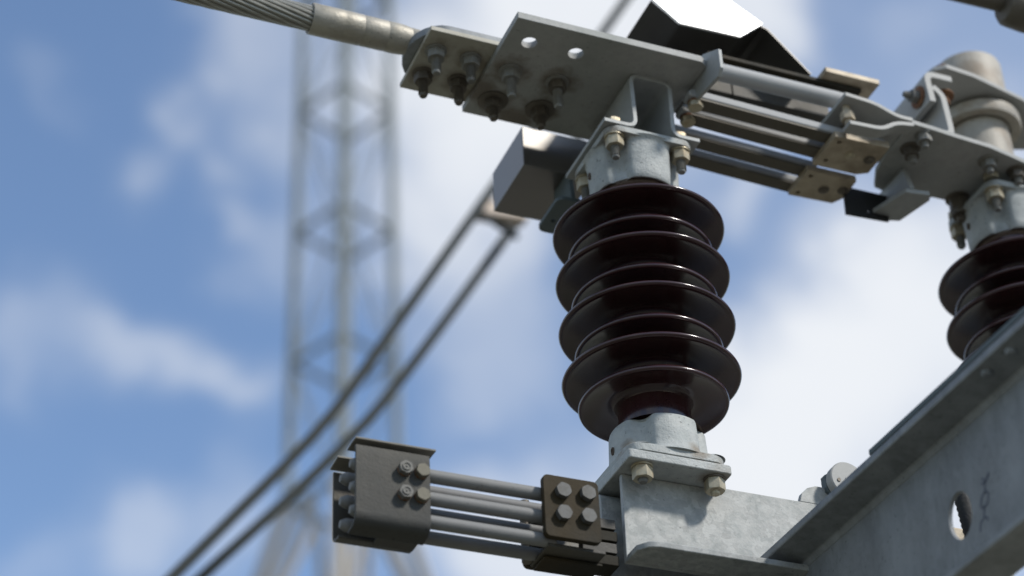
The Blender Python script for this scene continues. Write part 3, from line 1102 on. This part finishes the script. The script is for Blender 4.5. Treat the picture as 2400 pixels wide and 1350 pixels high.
# roller and lug standing on the arm behind the beam
ro = thing('roller', 'round pale metal disc peeping over the slanting beam', 'roller', (.21, -.03, -.33))
r1 = MB()
r1.lathe([(.0001, -.0420), (.0040, -.0420), (.0042, -.0415), (.0205, -.0415), (.0218, -.0405), (.0218, -.0300), (.0200, -.0290), (.0001, -.0290)], (.2100, 0, -.3100), 'Y', 40)
r1.build('disc', 'alu_bright', ro, smooth=25)
r2 = MB()
r2.lathe([(.0001, -.0425), (.0022, -.0425), (.0022, -.0410)], (.1975, 0, -.3130), 'Y', 14)
r2.lathe([(.0001, -.0440), (.0080, -.0440), (.0080, -.0410)], (.2180, 0, -.3150), 'Y', 20)
r2.build('hole_plug', 'nut_dark', ro)
r3 = MB()
r3.hexa((.2060, -.0285, -.3100), (0, 1, 0), .034, .010, .2)
r3.build('backing_nut', 'channel_dark', ro)
lg = MB()
lg.prism([(.1560, -.3372), (.1600, -.3260), (.1680, -.3180), (.1780, -.3140), (.2400, -.3140), (.2400, -.3372)], -.0230, -.0150, 'XZ')
tag(lg.build('stop_lug', 'galv_arm', None, bevel=.001), 'small grey steel lug with rounded corner beside the pale disc', 'lug')

# black sleeve seen through the hole of the beam
bs = MB()
pts, rr = [], []
for i in range(30):
    t_ = i / 29
    pts.append((.2500, -.1820 - .0120 * t_, -.3780 - .1000 * t_))
    rr.append(.0085 + (.0010 if i % 2 else 0))
bs.tube(pts, rr, 20)
tag(bs.build('ribbed_sleeve', 'rubber', None), 'black ribbed sleeve seen through the oval hole of the beam', 'sleeve')
lb = MB()
lb.box(.3000, .3700, -.0900, -.0700, -.4160, -.3790)
tag(lb.build('terminal_block', 'tinned_brass', None, bevel=.002), 'small cream metal block glimpsed low in the oval beam hole', 'block')

# ================================================================== out of focus rod at the top right corner
cr = thing('clamped_rod', 'blurred dark rod with a lump crossing the top right corner', 'rod', (.1, -.6, -.13))
MB().tube([(-.4500, -.5800, -.1220), (.0900, -.6000, -.1270), (.70, -.62, -.133)], .0100, 20).build('bar', 'nut_dark', cr)
kb = MB()
kb.lathe([(.0001, .0860), (.0150, .0870), (.0190, .0920), (.0205, .1100), (.0205, .1550), (.0001, .1560)], (0, -.602, -.1330), 'X', 24)
kb.build('clamp', 'nut_dark', cr)

# ================================================================== twin conductors behind
def curve_pts(P, n=12):
    """smooth curve through points"""
    P = [Vector(p) for p in P]
    P = [P[0] * 2 - P[1]] + P + [P[-1] * 2 - P[-2]]
    out = []
    for i in range(1, len(P) - 2):
        for k in range(n):
            t = k / n
            a, b, c, d = P[i - 1:i + 3]
            out.append(.5 * ((2 * b) + (c - a) * t + (2 * a - 5 * b + 4 * c - d) * t * t + (3 * b - a - 3 * c + d) * t ** 3))
    out.append(P[-2])
    return out


w1 = [(-1.381, 2, -1.194), (-0.231, 2, 0.319), (-0.0494, 2, 0.558), (0.0586, 2, 0.7001), (0.1699, 2, 0.8476), (0.2728, 2, 0.9984), (0.4071, 2, 1.2387), (0.656, 2, 1.6878), (0.898, 2, 2.125), (1.868, 2, 3.874)]
w2 = [(-1.362, 2.15, -1.04), (-0.143, 2.15, 0.418), (0.0493, 2.15, 0.6483), (0.225, 2.15, 0.8585), (0.3315, 2.15, 0.9939), (0.4328, 2.15, 1.1351), (0.5851, 2.15, 1.3862), (0.7824, 2.15, 1.7251), (1.034, 2.15, 2.157), (2.04, 2.15, 3.886)]
wa = MB().tube(curve_pts(w1), .0122, 12).build('overhead_wire', 'conductor')
tag(wa, 'blurred dark wire, left one of the twin wires rising past the steel box', 'wire', 'twin wires behind')
wbk = MB().tube(curve_pts(w2), .0122, 12).build('overhead_wire', 'conductor')
tag(wbk, 'blurred dark wire, right one of the twin wires below the steel box', 'wire', 'twin wires behind')
spc = thing('wire_spacer', 'blurred tan spacer clamping the twin wires beside the steel box', 'spacer', (.70, 2.07, 1.66))
s = MB()
s.prism([(.640, 1.655), (.775, 1.668), (.785, 1.700), (.665, 1.710)], 2.05, 2.09, 'XZ')
s.build('spacer_body', 'spacer', spc, bevel=.006)
s = MB()
s.tube([(.640, 2.03, 1.640), (.770, 2.12, 1.662)], .0090, 10)
s.build('spacer_rod', 'conductor', spc)

# ================================================================== lattice tower far behind
tw = thing('lattice_tower', 'tall blurred steel lattice pylon rising behind the cables at left', 'pylon', (13.0, 42.0, GZ))
TC = Vector((13.02, 41.5, 0))
rot = radians(24)


def tp_(ix, iy, z):
    w = tower_w(z) / 2
    v = Vector((ix * w, iy * w, 0))
    v.rotate(Matrix.Rotation(rot, 3, 'Z').to_quaternion())
    return TC + v + Vector((0, 0, z))


def tower_w(z):
    if z > 24:
        return 1.88 - (z - 24) * 0.010
    return 1.88 + (24 - z) * 0.44


CORN = [(-1, -1), (1, -1), (1, 1), (-1, 1)]


def bar4(mb, a, b, w):
    a, b = Vector(a), Vector(b)
    d = (b - a).normalized()
    s = d.orthogonal().normalized()
    t = d.cross(s)
    h = w / 2
    mb.loft([[p + s * h + t * h, p + s * h - t * h, p - s * h - t * h, p - s * h + t * h] for p in (a, b)])


for ci in CORN:
    mb = MB()
    bar4(mb, tp_(*ci, 24), tp_(*ci, 52), .19)
    mb.build('leg', 'tower_steel', tw)
    mb = MB()
    bar4(mb, tp_(*ci, GZ), tp_(*ci, 23.99), .24)
    mb.build('leg', 'tower_sunlit', tw)
z = 24.0
lv = []
while z < 52:
    lv.append(z)
    z += 4.1
lv.append(52.0)
for i, z in enumerate(lv):
    for k in range(4):
        a, b = CORN[k], CORN[(k + 1) % 4]
        mb = MB()
        bar4(mb, tp_(*a, z), tp_(*b, z), .14)
        mb.build('horizontal_brace', 'tower_steel', tw)
        if i + 1 < len(lv):
            z2 = lv[i + 1]
            mb = MB()
            if (i + k) % 2:
                a, b = b, a
            bar4(mb, tp_(*a, z), tp_(*b, z2), .045)
            mb.build('diagonal_brace', 'tower_steel', tw)
lv = [GZ, 4, 11, 17.5, 23.98]
for i, z in enumerate(lv[:-1]):
    z2 = lv[i + 1]
    for k in range(4):
        a, b = CORN[k], CORN[(k + 1) % 4]
        mid = (tp_(*a, z2) + tp_(*b, z2)) / 2
        for c in (a, b):
            mb = MB()
            bar4(mb, tp_(*c, z), mid, .14)
            mb.build('diagonal_brace', 'tower_sunlit', tw)
        mb = MB()
        bar4(mb, tp_(*a, z2), tp_(*b, z2), .16)
        mb.build('horizontal_brace', 'tower_steel', tw)
